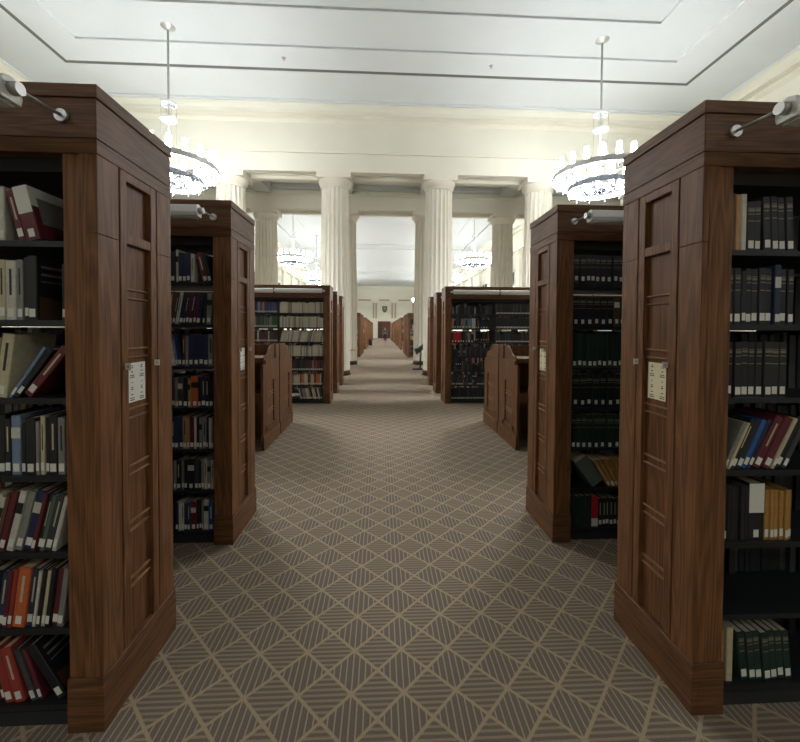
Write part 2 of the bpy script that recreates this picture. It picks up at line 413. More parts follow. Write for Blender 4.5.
cl = chandelier(True); cl.location = (-4.88, 9.3, 0); tag(cl, 'nearest lit two-tier ring chandelier on the left, above the front left bookcases', 'chandelier', 'ring chandeliers')
cr = copy_tree(cl); cr.location = (5.2, 9.15, 0); tag(cr, 'nearest lit two-tier ring chandelier on the right, above the front right bookcases', 'chandelier', 'ring chandeliers')
FILL_POS = [(-4.98, -3.4), (5.2, -3.4)]  # unseen pair added as weak fill for the nearest bookcase fronts
for (sx, sy), side in zip(FILL_POS, ('left', 'right')):
    c3 = copy_tree(cl); c3.location = (sx, sy, 0)
    for ch in c3.children:
        for k, sl in enumerate(ch.material_slots):
            if sl.material in (SHADE, RING_GLOW): nm_ = SHADE_FILL if sl.material == SHADE else RING_GLOW_FILL; sl.link = 'OBJECT'; sl.material = nm_
    tag(c3, 'added dimmed fill chandelier, unseen behind the viewpoint, above the %s half of the hall' % side, 'chandelier', 'ring chandeliers')
FARC = []
for i, yy in enumerate((22.4, 30.4, 38.4, 46.4, 54.4)):
    for sx, side in ((-4.98, 'left'), (5.35, 'right')):
        FARC.append((sx, yy, i, side))
cf = None
NTH = ['first', 'second', 'third', 'fourth', 'fifth', 'sixth', 'seventh', 'eighth', 'ninth', 'tenth', 'eleventh', 'twelfth', 'thirteenth', 'fourteenth', 'fifteenth', 'sixteenth', 'seventeenth', 'eighteenth', 'nineteenth', 'twentieth', 'twenty-first', 'twenty-second', 'twenty-third', 'twenty-fourth', 'twenty-fifth', 'twenty-sixth', 'twenty-seventh', 'twenty-eighth', 'twenty-ninth', 'thirtieth'] + ['thirty-'+w for w in ('first', 'second', 'third', 'fourth', 'fifth', 'sixth', 'seventh', 'eighth', 'ninth')]
for sx, yy, i, side in FARC:
    if i < 2: c2 = copy_tree(cl)
    elif cf is None: cf = c2 = chandelier(False)
    else: c2 = copy_tree(cf)
    c2.location = (sx, yy, .28)
    for ch in c2.children:
        for k, sl in enumerate(ch.material_slots):
            if sl.material in (SHADE, RING_GLOW): nm_ = SHADE_FAR if sl.material == SHADE else RING_GLOW_FAR; sl.link = 'OBJECT'; sl.material = nm_
    tag(c2, 'distant lit ring chandelier beyond the columns, %s from the front on the %s' % (NTH[i], side), 'chandelier', 'ring chandeliers')

# ------------------------------------------------------------------ bookcases
SHZ = [.08+.287*k for k in range(7)]
BAY = .90; ST = .123; DEP = .49; NB = 4; LEN = ST*2+NB*BAY
BEADS = [1.628, 1.385, 1.135, .90, .665, .43]
def bookcase(s, full=True):
    """aisle end at x=0, body runs to s*LEN; front face at y=0"""
    root = empty('bookcase', (0, 0, 0))
    b = lambda: MB(sx=s)
    # aisle end panel
    m = b()
    HB, RU, RL, LB = 2.112, 1.868, 1.828, .2
    m.box(.025, .045, 0.031, DEP-.031, 0, HB)                                  # backing, seen as groove bottoms
    for y0, y1 in ((0, .116), (.374, DEP)):
        m.box(0, .0248, y0, y1, LB, RL); m.box(0, .0248, y0, y1, RL+.0005, HB)
    for y0, y1 in ((.1235, .165), (.325, .3665)): m.box(0, .0248, y0, y1, LB, HB)
    m.box(0.001, .0248, .165, .325, RL, RU); m.box(0.001, .0248, .165, .325, 2.075, HB)
    ep = m.build('end_panel', WV, root, bevel=.0025)
    m = b(); m.box(.021, .0249, .166, .324, LB, RL-.001); m.box(.021, .0249, .166, .324, RU+.001, 2.074); m.build('recessed_panel', WP, ep)
    if full:
        for z in BEADS:
            m = b()
            for dz in (-.018, .018): m.prism([(.0209, z+dz-.005), (.012, z+dz-.002), (.012, z+dz+.002), (.0209, z+dz+.005)], 'y', .167, .323)
            m.build('bead_pair', WB, ep)
    m = b(); pr = [(-.007, 0), (-.007, .160), (-.005, .163), (-.005, .196), (-.002, .2), (.02, .2), (.02, 0)]
    m.prism(pr, 'y', -.007, DEP+.007); m.prism([(-.007, 0), (-.007, .160), (-.005, .163), (-.005, .196), (-.002, .2), (.03, .2), (.03, 0)], 'x', .0201, ST)
    m.build('plinth', WH, root, bevel=.001)
    # front stile, two planes
    m = b(); m.box(.0249, .064, .0, .03, .2, 2.112); m.box(.064, .067, .012, .03, .2, 2.112); m.box(.067, ST, .006, .03, .2, 2.112)
    m.build('front_stile', WV, root, bevel=.0015)
    # cornice of three boards all round
    m = b(); X1 = LEN
    for z0, z1, e in ((2.112, 2.162, .002), (2.167, 2.304, 0.0), (2.309, 2.355, .004)):
        m.box(-e, X1, -e, DEP+e, z0, z1)
    m.box(.004, X1-.004, .004, DEP-.004, 2.12, 2.35)
    m.build('cornice', WH, root, bevel=.002)
    # far end
    m = b(); m.box(LEN-.04, LEN, 0, DEP, 0, 2.112); m.box(LEN-ST, LEN-.04, .0, .03, 0, 2.112); m.build('end_panel', WV, root)
    x0 = ST; x1 = LEN-ST
    m = b(); m.box(x0, x1, .03, DEP-.03, 0, .052); m.build('kick_base', KICK, root)
    m = b(); m.box(x0, x1, .045, DEP-.045, 2.06, 2.1119); m.build('shelving_top', mat('shelving_top_black', (22, 23, 25), .7), root)
    for k in range(NB+1):
        xx = x0+k*BAY; m = b(); m.box(max(xx-.012, x0), min(xx+.012, x1), .035, .06, .053, 2.049); m.box(max(xx-.012, x0), min(xx+.012, x1), DEP-.06, DEP-.035, .053, 2.049)
        m.box(max(xx-.004, x0), min(xx+.004, x1), .06, DEP-.06, .053, 2.049); m.build('upright', SHELF, root)
    nb = NB if full else NB
    for k in range(nb):
        for z in SHZ:
            m = b(); xa, xb = x0+k*BAY+.0125, x0+(k+1)*BAY-.0125
            m.box(xa, xb, .0345, DEP-.0345, z-.014, z); m.box(xa, xb, .024, .0346, z-.019, z+.002); m.box(xa, xb, DEP-.0346, DEP-.024, z-.019, z+.002)
            m.build('shelf', SHELF, root)
    # picture light on the front frieze
    for k in range(4):
        xa = .115+k*.94; m = b(); yy, zz = -.175, 2.225
        m.lathe([(.022, 0), (.022, .008)], (0, 0, 0), 20)
        lt = MB(sx=s)
        lt.prism([(yy-.04, zz-.01), (yy-.03, zz+.034), (yy, zz+.044), (yy+.03, zz+.034), (yy+.04, zz-.01), (yy+.034, zz-.034), (yy-.034, zz-.034)], 'x', xa+.015, xa+.015+.9)
        L = lt.build('shelf_light', HOUS, root, bevel=.003)
        m.bm.free(); m = b(); m.cyl((xa, -.0, 2.24), (xa, -.012, 2.24), .022, 20); m.cyl((xa, -.012, 2.24), (xa, -.175, 2.23), .006, 8); m.cyl((xa-.012, -.175, 2.23), (xa+.0145, -.175, 2.23), .02, 14)
        m.build('lamp_arm', STEEL, L)
        m = b(); m.box(xa+.03, xa+.9, yy-.025, yy+.025, zz-.04, zz-.0345); m.build('diffuser', mat('diffuser_white', (225, 226, 222), .6), L)
    return root
LX, RX = -1.018, 1.212
LY = [1.46, 2.71, 7.82, 9.07, 10.32]; RY = [1.425, 2.65, 7.77, 9.02, 10.27]
cnames = ['nearest', 'second', 'third', 'fourth', 'fifth']
cl_, cr_ = bookcase(-1), bookcase(1)
cases = {}
for side, proto, X, YS in (('left', cl_, LX, LY), ('right', cr_, RX, RY)):
    for i, y in enumerate(YS):
        o = proto if i == 0 else copy_tree(proto)
        o.location = (X+(.075 if side == 'right' and i > 1 else 0), y, 0); cases[side, i] = o
        ex = ['at the front', 'just behind the nearest', 'beyond the study desks', 'behind the desks and the third one', 'last before the columns'][i]
        tag(o, '%s tall dark oak bookcase on the %s, %s' % (cnames[i], side, ex), 'bookcase', 'tall oak bookcases of the near hall')

# signs and tabs on the end panels
def sign(x, s, y, z, m, side, i):
    root = empty('paper_sign', (x, y, z), '%s paper sign on the %s %s bookcase end panel' % ('white' if side == 'left' else 'cream', cnames[i], side), 'sign', 'call number signs')
    b = MB(sx=s); b.box(-.0035, -.002, -.056, .056, -.082, .082); b.build('sheet', m, root)
    b = MB(sx=s); random.seed(3)
    for cx in (-.032, .032):
        for cz, w in ((.07, .012), (.062, .018), (.045, .014), (.03, .026), (.022, .03), (.0, .008), (-.02, .012), (-.028, .018), (-.05, .016), (-.065, .028), (-.073, .03)):
            n = 3 if w > .02 else 1
            for k in range(n):
                a = cx-w/2+k*w/n; b.box(-.0039, -.0036, a, a+w/n*.75, cz-.0022, cz+.0022)
    b.build('printed_numbers', INK, root)
def tab(x, s, y, z, side, i, which):
    o = MB(sx=s).box(-.022, .0, -.0015, .0015, -.013, .013).build('number_tab', PAPER, loc=(x, y, z))
    tag(o, 'tiny white number tab, %s edge of the %s %s bookcase sign' % (which, cnames[i], side), 'tab', 'small number tabs')
    b = MB(sx=s); b.box(-.014, -.008, -.002, -.0015, -.004, .004); b.build('number', MATS['cloth_grey2'], o)
for i in (0, 1):
    y = LY[i]; sign(LX-.0195, -1, y+.245, 1.262, PAPER, 'left', i); tab(LX, -1, y+.145, 1.335, 'left', i, 'near'); tab(LX, -1, y+.345, 1.335, 'left', i, 'far')
    y = RY[i]; sign(RX+.0195, 1, y+.25, 1.265, PAPERY, 'right', i); tab(RX, 1, y+.165, 1.345, 'right', i, 'near'); tab(RX, 1, y+.355, 1.345, 'right', i, 'far')

# ------------------------------------------------------------------ books
PAL = {  # cloth colours
 'black': (24, 25, 28), 'navy': (30, 40, 72), 'dark grey': (58, 60, 64), 'grey': (128, 128, 124), 'white': (196, 193, 182), 'cream': (190, 180, 148),
 'maroon': (96, 28, 38), 'red': (146, 50, 42), 'bright red': (196, 26, 36), 'orange': (190, 96, 48), 'tan': (172, 132, 86), 'brown': (92, 62, 42), 'dark green': (24, 48, 40),
 'grey-green': (88, 104, 92), 'green': (52, 96, 62), 'blue': (34, 84, 158), 'pale blue': (112, 130, 158), 'dark blue': (34, 54, 84), 'pink': (196, 150, 160), 'blue-black': (26, 30, 38),
 'green-black': (20, 32, 30), 'ochre': (168, 124, 60)}
for n, c in PAL.items(): mat('cloth_'+n.replace(' ', '_'), c, .55, noise=.10, scale=60)
def book_parts(t, h, d, color, lab, style, idx):
    """list of (name, mesh builder, material) with the spine at y=0 facing -y, foot at z=0, left face at x=0"""
    out = []
    m = MB(); r = min(.0025, t*.15)
    m.prism([(0, d), (0, .003), (r, 0), (t-r, 0), (t, .003), (t, d), (t-.0022, d), (t-.0022, .004), (.0022, .004), (.0022, d)], 'z', 0, h)
    out.append(('cover', m, MATS['cloth_'+color.replace(' ', '_')]))
    m = MB(); m.box(.0024, t-.0024, .0042, d-.004, .003, h-.004); out.append(('page_block', m, PAGES))
    if lab is not None:
        w = min(t*.72, .021); m = MB(); cx = t/2; m.box(cx-w/2, cx+w/2, -.0008, -.0001, lab, lab+.030); out.append(('spine_label', m, STICK))
    if style == 'bands':
        m = MB()
        for z, hh in ((.80, .010), (.74, .004), (.60, .004), (.86, .003)): m.box(.004, t-.004, -.0006, -.0001, h*z, h*z+hh)
        out.append(('spine_lettering', m, GILT))
    elif style == 'title':
        m = MB(); w = t*.22; m.box(t/2-w/2, t/2+w/2, -.0006, -.0001, h*.42, h*.86); out.append(('spine_title', m, MATS['cloth_cream'] if color not in ('white', 'cream', 'grey', 'tan', 'pink') else INK))
    elif style == 'block':
        m = MB(); m.box(.001, t-.001, -.0006, -.0001, h*.62, h*.8); out.append(('spine_title', m, MATS['cloth_black'] if color in ('white', 'cream', 'grey', 'tan', 'orange') else MATS['cloth_white']))
    elif style == 'boxtop':
        m = MB(); m.box(.002, t-.002, -.0008, -.0001, h*.48, h*.99); out.append(('front_panel', m, STICK))
    elif style == 'twotone':
        m = MB(); m.box(.0005, t-.0005, -.0008, -.0001, h*.5, h*.995); m.box(t+.0001, t+.0006, .0, d-.01, h*.62, h*.99); out.append(('pale_jacket', m, STICK))
        m = MB(); m.box(t+.0006, t+.0009, .03, d-.03, h*.3, h*.8); out.append(('cover_picture', m, MATS['cloth_grey']))
    elif style == 'redwhite':
        m = MB(); m.box(.001, t-.001, -.0006, -.0001, .005, h*.28); out.append(('spine_label', m, STICK))
    return out
def sname(z): return ['bottom', 'second', 'third', 'fourth', 'fifth', 'sixth', 'top'][z]
def cname(side, i): return '%s %s bookcase' % (cnames[i], side)
BOOKS = 0
def parse(row):
    """row text: 'color w h lean style' separated by ;  w,h in cm"""
    res = []
    for it in row.split(';'):
        p = it.strip().split(','); col = p[0].strip(); w, h, a = float(p[1])/100, float(p[2])/100, math.radians(float(p[3]))
        st = p[4].strip() if len(p) > 4 else ''; n = int(p[5]) if len(p) > 5 else 1
        for _ in range(n): res.append([col, w*random.uniform(.97, 1.03), h*random.uniform(.985, 1.01), a, st])
    return res
def layout(books, gap0=.0):
    x = gap0+(books[0][2]*math.tan(-books[0][3]) if books[0][3] < 0 else 0); prev = 0; ph = 0; out = []
    for c, w, h, a, st in books:
        if st == 'gap': x += w; prev = 0; continue
        g = ph*max(0, math.tan(prev)-math.tan(a))*1.08 if prev != a else 0
        x += g
        adv = w/max(math.cos(a), .5)+.0012
        out.append((x, c, w, h, a, st)); x += adv; prev = a; ph = h*math.cos(a)
    if prev > 0: x += ph*math.tan(prev)
    return out, x
def place_row(side, ci, row, text, bay=0, start=.004, depth=.19, labz=.012, nolab=False, parts=True):
    global BOOKS
    s = -1 if side == 'left' else 1
    X, Y = (LX, LY[ci]) if side == 'left' else (RX+(.075 if ci > 1 else 0), RY[ci])
    bs = parse(text); lay, tot = layout(bs)
    edge = X+s*(ST+.0125+bay*BAY)
    limit = BAY-.03
    for k, (x, c, w, h, a, st) in enumerate(lay):
        h = min(h, .246 if row < 6 else .225)
        if abs(a) > 0: h = min(h, (.25-w*abs(math.sin(a)))/math.cos(a))
        pos = k+1 if s > 0 else len(lay)-k
        # left cases are laid out so that the right end of the row meets the end post
        bx = edge+start+x if s > 0 else edge-start-(tot-x)
        d = depth*random.uniform(.93, 1.04); yj = random.uniform(0, .012)
        z0 = SHZ[row]+.001
        w_eff = w
        if a > 0: px, pz, ox = bx+w/math.cos(a), z0, -w        # pivot on the right foot, top leans right
        elif a < 0: px, pz, ox = bx, z0, 0
        else: px, pz, ox = bx, z0, 0
        feat = {'bands': 'banded ', 'title': '', 'block': '', 'redwhite': ''}.get(st, '')
        lean = ' leaning' if abs(a) > .05 else ''
        kind = {'box': 'upright file box', 'magazine': 'thin magazine'}.get(st, 'book')
        lb = '%s%s%s, %s from the end post, %s shelf of the %s' % (c, lean+' ' if lean else ' ', feat+kind, NTH[pos-1], sname(row), cname(side, ci))
        lb = lb.replace('of the', 'of')
        lb = lb.replace('  ', ' ')
        name = {'box': 'file_box', 'magazine': 'magazine'}.get(st, 'book')
        cat = {'box': 'file box', 'magazine': 'magazine'}.get(st, 'book')
        root = empty(name, (px, Y+.036+yj, pz), lb, cat, 'books on the %s shelf of the %s' % (sname(row), cname(side, ci)))
        root.rotation_euler = (0, a, 0)
        lab = None if nolab or st == 'nolab' else labz+random.choice((0, 0, .004))
        for nm, mb, mt in book_parts(w, h, d, c, lab, st, k):
            o = mb.build(nm, mt, root, loc=(ox, 0, 0))
        if st == 'cover':                                   # large cover design turned to the aisle
            m = MB(); m.box(w+.0001, w+.0006, .02, d-.02, h*.70, h*.74); m.box(w+.0001, w+.0006, .02, d*.7, h*.60, h*.62); m.box(w+.0001, w+.0006, .02, d*.6, h*.82, h*.86)
            m.build('cover_lettering', MATS['cloth_grey'], root, loc=(ox, 0, 0))
            m = MB(); m.prism([(d*.06, h*.02), (d-.01, h*.02), (d-.01, h*.10), (d*.6, h*.32), (d*.06, h*.38)], 'x', w+.0001, w+.0005); m.build('cover_picture', MATS['cloth_brown'], root, loc=(ox, 0, 0))
        BOOKS += 1

R = random.Random(11)
# nearest left bookcase (written left to right, the last one stands by the end post)
place_row('left', 0, 6, 'dark grey,3,21,0,title; white,2,20,0; maroon,2.5,19,-14,title; maroon,5.2,20,-14,twotone; gap,8.5,1,0,gap')
place_row('left', 0, 5, 'dark blue,3,22,0; cream,2.5,22,0,title; white,3.5,22,0,title; grey,2.2,22,0,title; black,2.0,23,0; black,3.2,23.5,0,cover; gap,8,1,0,gap; black,2.2,21,0')
place_row('left', 0, 4, 'brown,3,22,6; cream,3,22,6,title; cream,4.4,23.5,8,title; pale blue,1.2,22,34; black,1.8,22,36; maroon,3.2,22.5,38,title'.replace('8,title; pale', '8,title; pale'), start=.004)
place_row('left', 0, 3, 'white,2.5,21,0,title; red,2,22,0; black,2.6,22,0; black,2.2,21,0,title; pale blue,3.4,22,0,block; black,1.6,19,0; black,3.8,21.5,0; grey,1.3,20,0; cream,1.5,22,0,title; black,1.4,21,0; black,3.0,22,0,title; grey,2.6,21.5,0,title; grey,1.2,21.5,0')
place_row('left', 0, 2, 'white,2,21,14; black,2,21,14; white,2.8,22,14; white,1.8,21,14,block; brown,1.6,22,14; maroon,2.2,23,14; white,2.6,23,14,block; grey,2.6,23,14; navy,3,23,14,block; maroon,1.5,22.5,14; dark green,1.6,22,14,title; grey-green,1.5,21.5,14; dark grey,2.4,22,14,title; white,1.6,21,14')
place_row('left', 0, 1, 'grey,2,21,8; black,3.2,22,8; dark blue,2.6,21,8,title; maroon,1.6,22,8; red,1.6,22,8; orange,4.4,22.5,8,title; navy,2.4,22,8,title; white,1.4,21,8; black,1.5,22,8; cream,1.5,21,8; black,1.8,22,8; maroon,2.4,21.5,8; grey,2.2,22,8')
place_row('left', 0, 0, 'maroon,2.6,19,-14; maroon,2.2,19,-14; maroon,3,19,-14; black,1.6,21,-14; red,3.2,21.5,-14; red,3.6,21.5,-14,title; dark grey,2.2,21,-18; maroon,1.6,20,-18; black,3.4,23,-30,cover', start=.02)
# nearest right bookcase (first book stands by the end post)
place_row('right', 0, 6, 'brown,2.6,22.5,0,nolab; tan,2.2,22.3,0,nolab; white,2.2,22.2,0,nolab; black,3.6,19.5,0,bands; black,2.6,19.5,0,bands; blue-black,3.2,21.5,-3,bands; blue-black,2.8,21.5,-3,bands; blue-black,3,21.5,-3,bands; blue-black,3,21.5,-3,bands')
place_row('right', 0, 5, 'blue-black,2.6,22,0,bands; blue-black,2.8,22,0,bands; black,2,21,0; blue-black,2.6,22,0,bands; blue-black,2.8,22,0,bands; blue-black,2.8,22,0,bands; blue-black,2.8,22,0,bands; navy,2.6,23.3,0,block; blue-black,2.8,22,0,bands; blue-black,2.6,22,0,bands')
place_row('right', 0, 4, 'black,3.4,22,0,bands; black,3,22,0,bands,2; black,2.8,22,0,bands,2; black,3.6,22,0,bands,2; black,3,22,0,bands')
place_row('right', 0, 3, 'grey,1.2,20,24; cream,1.2,20,24; black,2,21,24,title; blue-black,2.2,21,24; blue,2,21,24; navy,1.6,21,24; maroon,3.2,22.5,26,title; maroon,3,22.5,26; cream,1.6,22,26; black,2.4,22,26; dark grey,2,21,26')
place_row('right', 0, 2, 'blue-black,2.4,22,0; black,1.7,22,0,nolab,5; black,6.6,23,0,boxtop; ochre,2,20,0,magazine; ochre,1.8,20,0,magazine,5')
place_row('right', 0, 0, 'tan,1.4,22,0,nolab; gap,1.6,1,0,gap; cream,2.8,22,0,nolab; gap,1,1,0,gap; dark green,3,20,-6,bands,7', start=.012)
# second left
place_row('left', 1, 6, 'dark green,2.6,21,0,title; black,3,21,0; white,1.8,22.5,0,block; navy,2.6,20.5,0,,3; white,2.2,20,0,title; gap,1,1,0,gap; maroon,3.4,21,-14,title; dark green,2.8,19.5,-14')
place_row('left', 1, 5, 'tan,2,21,10; brown,2.4,22,10; dark grey,1.8,21.5,10,title; white,2,22.5,10,title; navy,3.2,22,10; navy,1.6,22,10,title; maroon,2,22,10; navy,2.4,22,10,title; maroon,2,22,10; navy,2.6,22,10; dark green,1.6,21,6; grey,3.4,21,3,block')
place_row('left', 1, 4, 'maroon,2.2,21,0; grey,2.4,22,0,title; white,2.8,20.5,-9; pale blue,1.8,21,-9,title; dark blue,2.4,21.5,-9; maroon,2.2,21.5,0,title; grey,1.8,21,0; navy,3.2,22,0,,4; grey,3.4,22,0,title')
place_row('left', 1, 3, 'navy,2.4,21,0; dark grey,3,21,0; grey,2.2,20.5,0; dark grey,3.2,21,0,block; black,3,20,0; tan,1.8,20,0,block; orange,5,22,0,block; black,1.8,21,0; navy,2.8,21.5,0,title; black,2.4,21,0,title; blue-black,2.8,21.5,0')
place_row('left', 1, 2, 'black,2,21,0; dark blue,2.4,22,0,title; dark blue,2.6,22,0,,2; tan,2.8,22.5,0,title; tan,1.4,21,0; maroon,3,22,0; white,1.4,22.5,0; black,1.8,22,0; grey,2,21.5,0,block; grey,2.4,22,0,title; black,1.2,22,0; white,2,21,0; grey,1.4,21,0')
place_row('left', 1, 1, 'grey,1.8,20,0; black,3,20.5,0,title; grey,2,21,0; black,2.2,21,0; black,4.4,21.5,0,block; dark grey,2.4,21,0; blue-black,2,20,0; grey,2,21.5,0; cream,1.8,21.5,0,title; grey,2.6,20,0,block; white,1.8,20.5,0,title')
place_row('left', 1, 0, 'navy,2,20,0; white,1.6,20,0; white,2,19.5,0,title; navy,2.2,19.5,0; dark blue,2,20,0,title; maroon,3.8,20,0,block; black,1.6,21,0,,2; grey,1.2,20.5,0; white,3.4,21.5,0,block; blue,3.8,19.5,0,title')
# second right
place_row('right', 1, 6, 'blue-black,4.4,21.5,0,bands,2; blue-black,3.4,21.5,0,bands,3; blue-black,4.2,21.5,0,bands,4', labz=.035)
place_row('right', 1, 5, 'blue-black,4.8,21,0,bands,6; brown,4.2,22,0,block,1; dark green,4,20,0,,1', labz=.02)
place_row('right', 1, 4, 'dark green,3.6,24,0,,11', labz=.012)
place_row('right', 1, 3, 'green-black,5,23.5,0,bands,8', labz=.022)
place_row('right', 1, 2, 'green-black,3.4,23.5,0,bands; dark green,4,23.5,0,bands,3; dark green,5,23.5,0,bands,4', labz=.005)
place_row('right', 1, 1, 'grey-green,9.5,22,-36,nolab; tan,2.2,22,-32; ochre,2.4,22,-30; ochre,2.6,22,-28; ochre,2.2,22,-26; ochre,2.4,22,-24; ochre,2.4,22,-22; ochre,2.2,22,-20', start=.01)
place_row('right', 1, 0, 'dark green,4,22.5,0,nolab; dark green,3.8,22.5,0,nolab,3; bright red,5,22,0,redwhite; blue-black,2.6,20.5,0,title,6', labz=.02)
print('INDIVIDUAL BOOKS', BOOKS)
# tall file box with a white upper half: the black one on the third shelf of the nearest right case gets its white front
# rows of the third bookcases, the volumes that show largest
WHITES = ['white', 'white', 'grey', 'white', 'cream', 'white']
def rnd_row(pal, n, w=(1.6, 3), h=(19, 22), lean=0, st=''):
    t = []
    for k in range(n):
        t.append('%s,%.1f,%.1f,%g,%s' % (R.choice(pal), R.uniform(*w), R.uniform(*h), lean if not callable(lean) else lean(k), st))
    return ';'.join(t)
place_row('right', 2, 5, 'tan,4,20,0;black,5,16,0;dark grey,5,20,0;black,4,21,0;grey,9,19,0;dark grey,4,17,0;pale blue,9,20,0;white,7,20,0', bay=0)
place_row('right', 2, 4, 'maroon,4,20,0;bright red,7,21,0;bright red,6,21,0;maroon,3,20,0;black,6,18,0;dark grey,6,15,0;grey,5,20,0;black,7,17,0', bay=0)
place_row('left', 2, 0, ';'.join('%s,%g,22,%g' % (c, w, -12) for c, w in zip(['white', 'navy', 'grey', 'pale blue', 'white', 'tan', 'black', 'white', 'cream', 'navy', 'white', 'dark grey'], [3, 3, 4, 3, 5, 3, 4, 3, 3, 4, 3, 5])), bay=0)
print('INDIVIDUAL BOOKS', BOOKS)

# all smaller volumes in the deeper bookcases and on the far side of the near ones
CL = ['white', 'grey', 'cream', 'dark grey', 'black', 'navy', 'blue-black', 'maroon', 'bright red', 'tan', 'blue', 'pale blue', 'dark green', 'green', 'orange', 'brown']
CI = {n: i for i, n in enumerate(CL)}
bulk = MB()
STI = len(CL)
def bulk_row(side, X, Y, row, bay, pal, w=(.018, .034), hh=(.19, .235), back=False, sticker=True, frac=1.0, skip=0.0, limit_h=None, lean=0):
    s = -1 if side == 'left' else 1
    x = .02; end = BAY*frac-.04
    while x < end:
        t = R.uniform(*w)
        if R.random() < skip: x += t*2; continue
        h = R.uniform(*hh)
        if limit_h: h = min(h, limit_h)
        if row == 6: h = min(h, .225)
        d = R.uniform(.15, .18); xa = X+s*(ST+bay*BAY+x)
        xb = xa+s*t*.96; a, b = min(xa, xb), max(xa, xb)
        y0, y1 = (Y+.04, Y+.04+d) if not back else (Y+DEP-.04-d, Y+DEP-.04)
        ci = CI[pal[R.randrange(len(pal))] if R.random() > .0 else 0]
        z0 = SHZ[row]+.001
        k = lean*h
        vs = [bulk._v(p) for p in ((a, y0, z0), (b, y0, z0), (b+k, y0, z0+h), (a+k, y0, z0+h), (a, y1, z0), (b, y1, z0), (b+k, y1, z0+h), (a+k, y1, z0+h))]
        bulk._faces(vs, [(0,1,2,3), (5,4,7,6), (1,5,6,2), (4,0,3,7), (3,2,6,7), (0,4,5,1)], ci)
        if sticker and not back and t > .012:
            c = (a+b)/2; w2 = min(.010, t*.27); bulk.box(c-w2+k*.1, c+w2+k*.1, y0-.001, y0-.0001, z0+.012, z0+.042, STI)
        x += t
MIX = ['white', 'navy', 'maroon', 'grey', 'black', 'tan', 'dark green', 'dark grey']
JR = ['white', 'white', 'white', 'grey', 'cream']
BK = ['black', 'blue-black', 'dark grey', 'black', 'blue-black']
# third left: journals near the aisle
for row, palA, palB in ((6, JR, ['blue', 'navy', 'maroon', 'tan', 'brown', 'blue']), (5, JR, ['white', 'grey', 'dark grey', 'navy', 'green', 'green', 'green']), (4, JR, ['maroon', 'white', 'navy', 'dark grey', 'navy']), (3, JR, MIX),
                        (2, ['maroon', 'black', 'dark green', 'bright red', 'grey', 'dark grey'], MIX), (1, ['white', 'cream', 'navy', 'grey', 'orange', 'dark grey'], MIX), (0, None, MIX)):
    if palA: bulk_row('left', LX, LY[2], row, 0, palA, (.014, .03) if palA is JR else (.02, .04), lean=.0 if row != 4 else .2, sticker=palA is not JR)
    for b in (1, 2, 3): bulk_row('left', LX, LY[2], row, b, palB)
for row in range(7):
    if row not in (5, 4): bulk_row('right', RX+.075, RY[2], row, 0, BK+['dark grey'] if row else BK, (.02, .05), (.14, .23) if row else (.2, .22), skip=.12 if row else 0, sticker=row in (0, 1))
    for b in (1, 2, 3): bulk_row('right', RX+.075, RY[2], row, b, BK, (.028, .034), (.21, .215) if row > 4 else (.16, .22), skip=0 if row > 4 else .1)
# remaining bays of the front cases stay hidden; far sides of the nearest two on each side
for side, X, YS in (('left', LX, LY), ('right', RX, RY)):
    for i in (0, 1):
        for row in range(7):
            for b in (0, 1):
                bulk_row(side, X, YS[i], row, b, MIX if side == 'left' else BK, back=True, hh=(.24, .262) if row == 4 else (.2, .24))
    for i in (3, 4):
        for row in range(7):
            for b in (0, 1, 2, 3): bulk_row(side, X+(.075 if side == 'right' else 0), YS[i], row, b, MIX, (.03, .07))
for row in range(7): bulk_row('right', RX, RY[0], row, 1, BK, (.03, .04)); bulk_row('right', RX, RY[1], row, 1, BK, (.03, .04)); bulk_row('left', LX, LY[0], row, 1, MIX, (.03, .04)); bulk_row('left', LX, LY[1], row, 1, MIX, (.03, .04))

# ------------------------------------------------------------------ study desks (carrels), back to back in pairs
def carrel(s, flip):
    """aisle side at x=0, runs to s*1.0; open front at y=0 (or mirrored)"""
    root = empty('study_carrel', (0, 0, 0)); sy = -1 if flip else 1
    b = lambda: MB(sx=s, sy=sy)
    Dp = .74
    curve = [(0, 0), (Dp, 0), (Dp, 1.28), (.43, 1.28), (.36, 1.265), (.30, 1.225), (.245, 1.18), (.19, 1.16), (.12, 1.155), (.08, 1.13), (.08, 1.045), (0, 1.045)]
    for x0, nm in ((0, 'side_panel'), (.97, 'side_panel')):
        m = b(); m.prism(curve, 'x', x0+.016, x0+.03)
        if x0 == 0:
            # frame round recessed field
            m.box(0, .0165, 0, .10, .1, 1.045); m.box(0, .0165, .56, Dp, .1, 1.28-.001)
            m.box(0, .0165, .10, .56, .82, 1.10); m.box(0, .0165, .10, .18, .2, .82); m.box(0, .0165, .48, .56, .2, .82); m.box(0, .0165, .1, .56, .1, .27)
        sp = m.build(nm, DESK, root, bevel=.002)
        if x0 == 0:
            for z in (.66, .44):
                m = b()
                for dz in (-.017, .017): m.box(.006, .016, .1805, .4795, z+dz-.005, z+dz+.005)
                m.build('bead_pair', WB, sp)
            m = b(); m.box(-.012, 0, -.01, Dp-.005, 0, .17); m.build('plinth', DESK, sp, bevel=.003)
    m = b(); m.box(.0305, .9695, .0, .66, .66, .695); m.build('desk_top', DESK, root, bevel=.003)
    m = b(); m.box(.0305, .9695, Dp-.03, Dp-.005, 0, 1.27); m.build('back_panel', DESK, root)
    m = b(); m.box(.0305, .9695, .10, Dp-.031, 1.09, 1.125); m.build('upper_shelf', DESK, root, bevel=.003)
    m = b(); m.box(.0305, .9695, .08, .0995, 1.075, 1.13); m.build('shelf_lip', DESK, root)
    m = b(); m.box(.0305, .9695, .04, .06, .58, .659); m.build('apron', DESK, root)
    return root
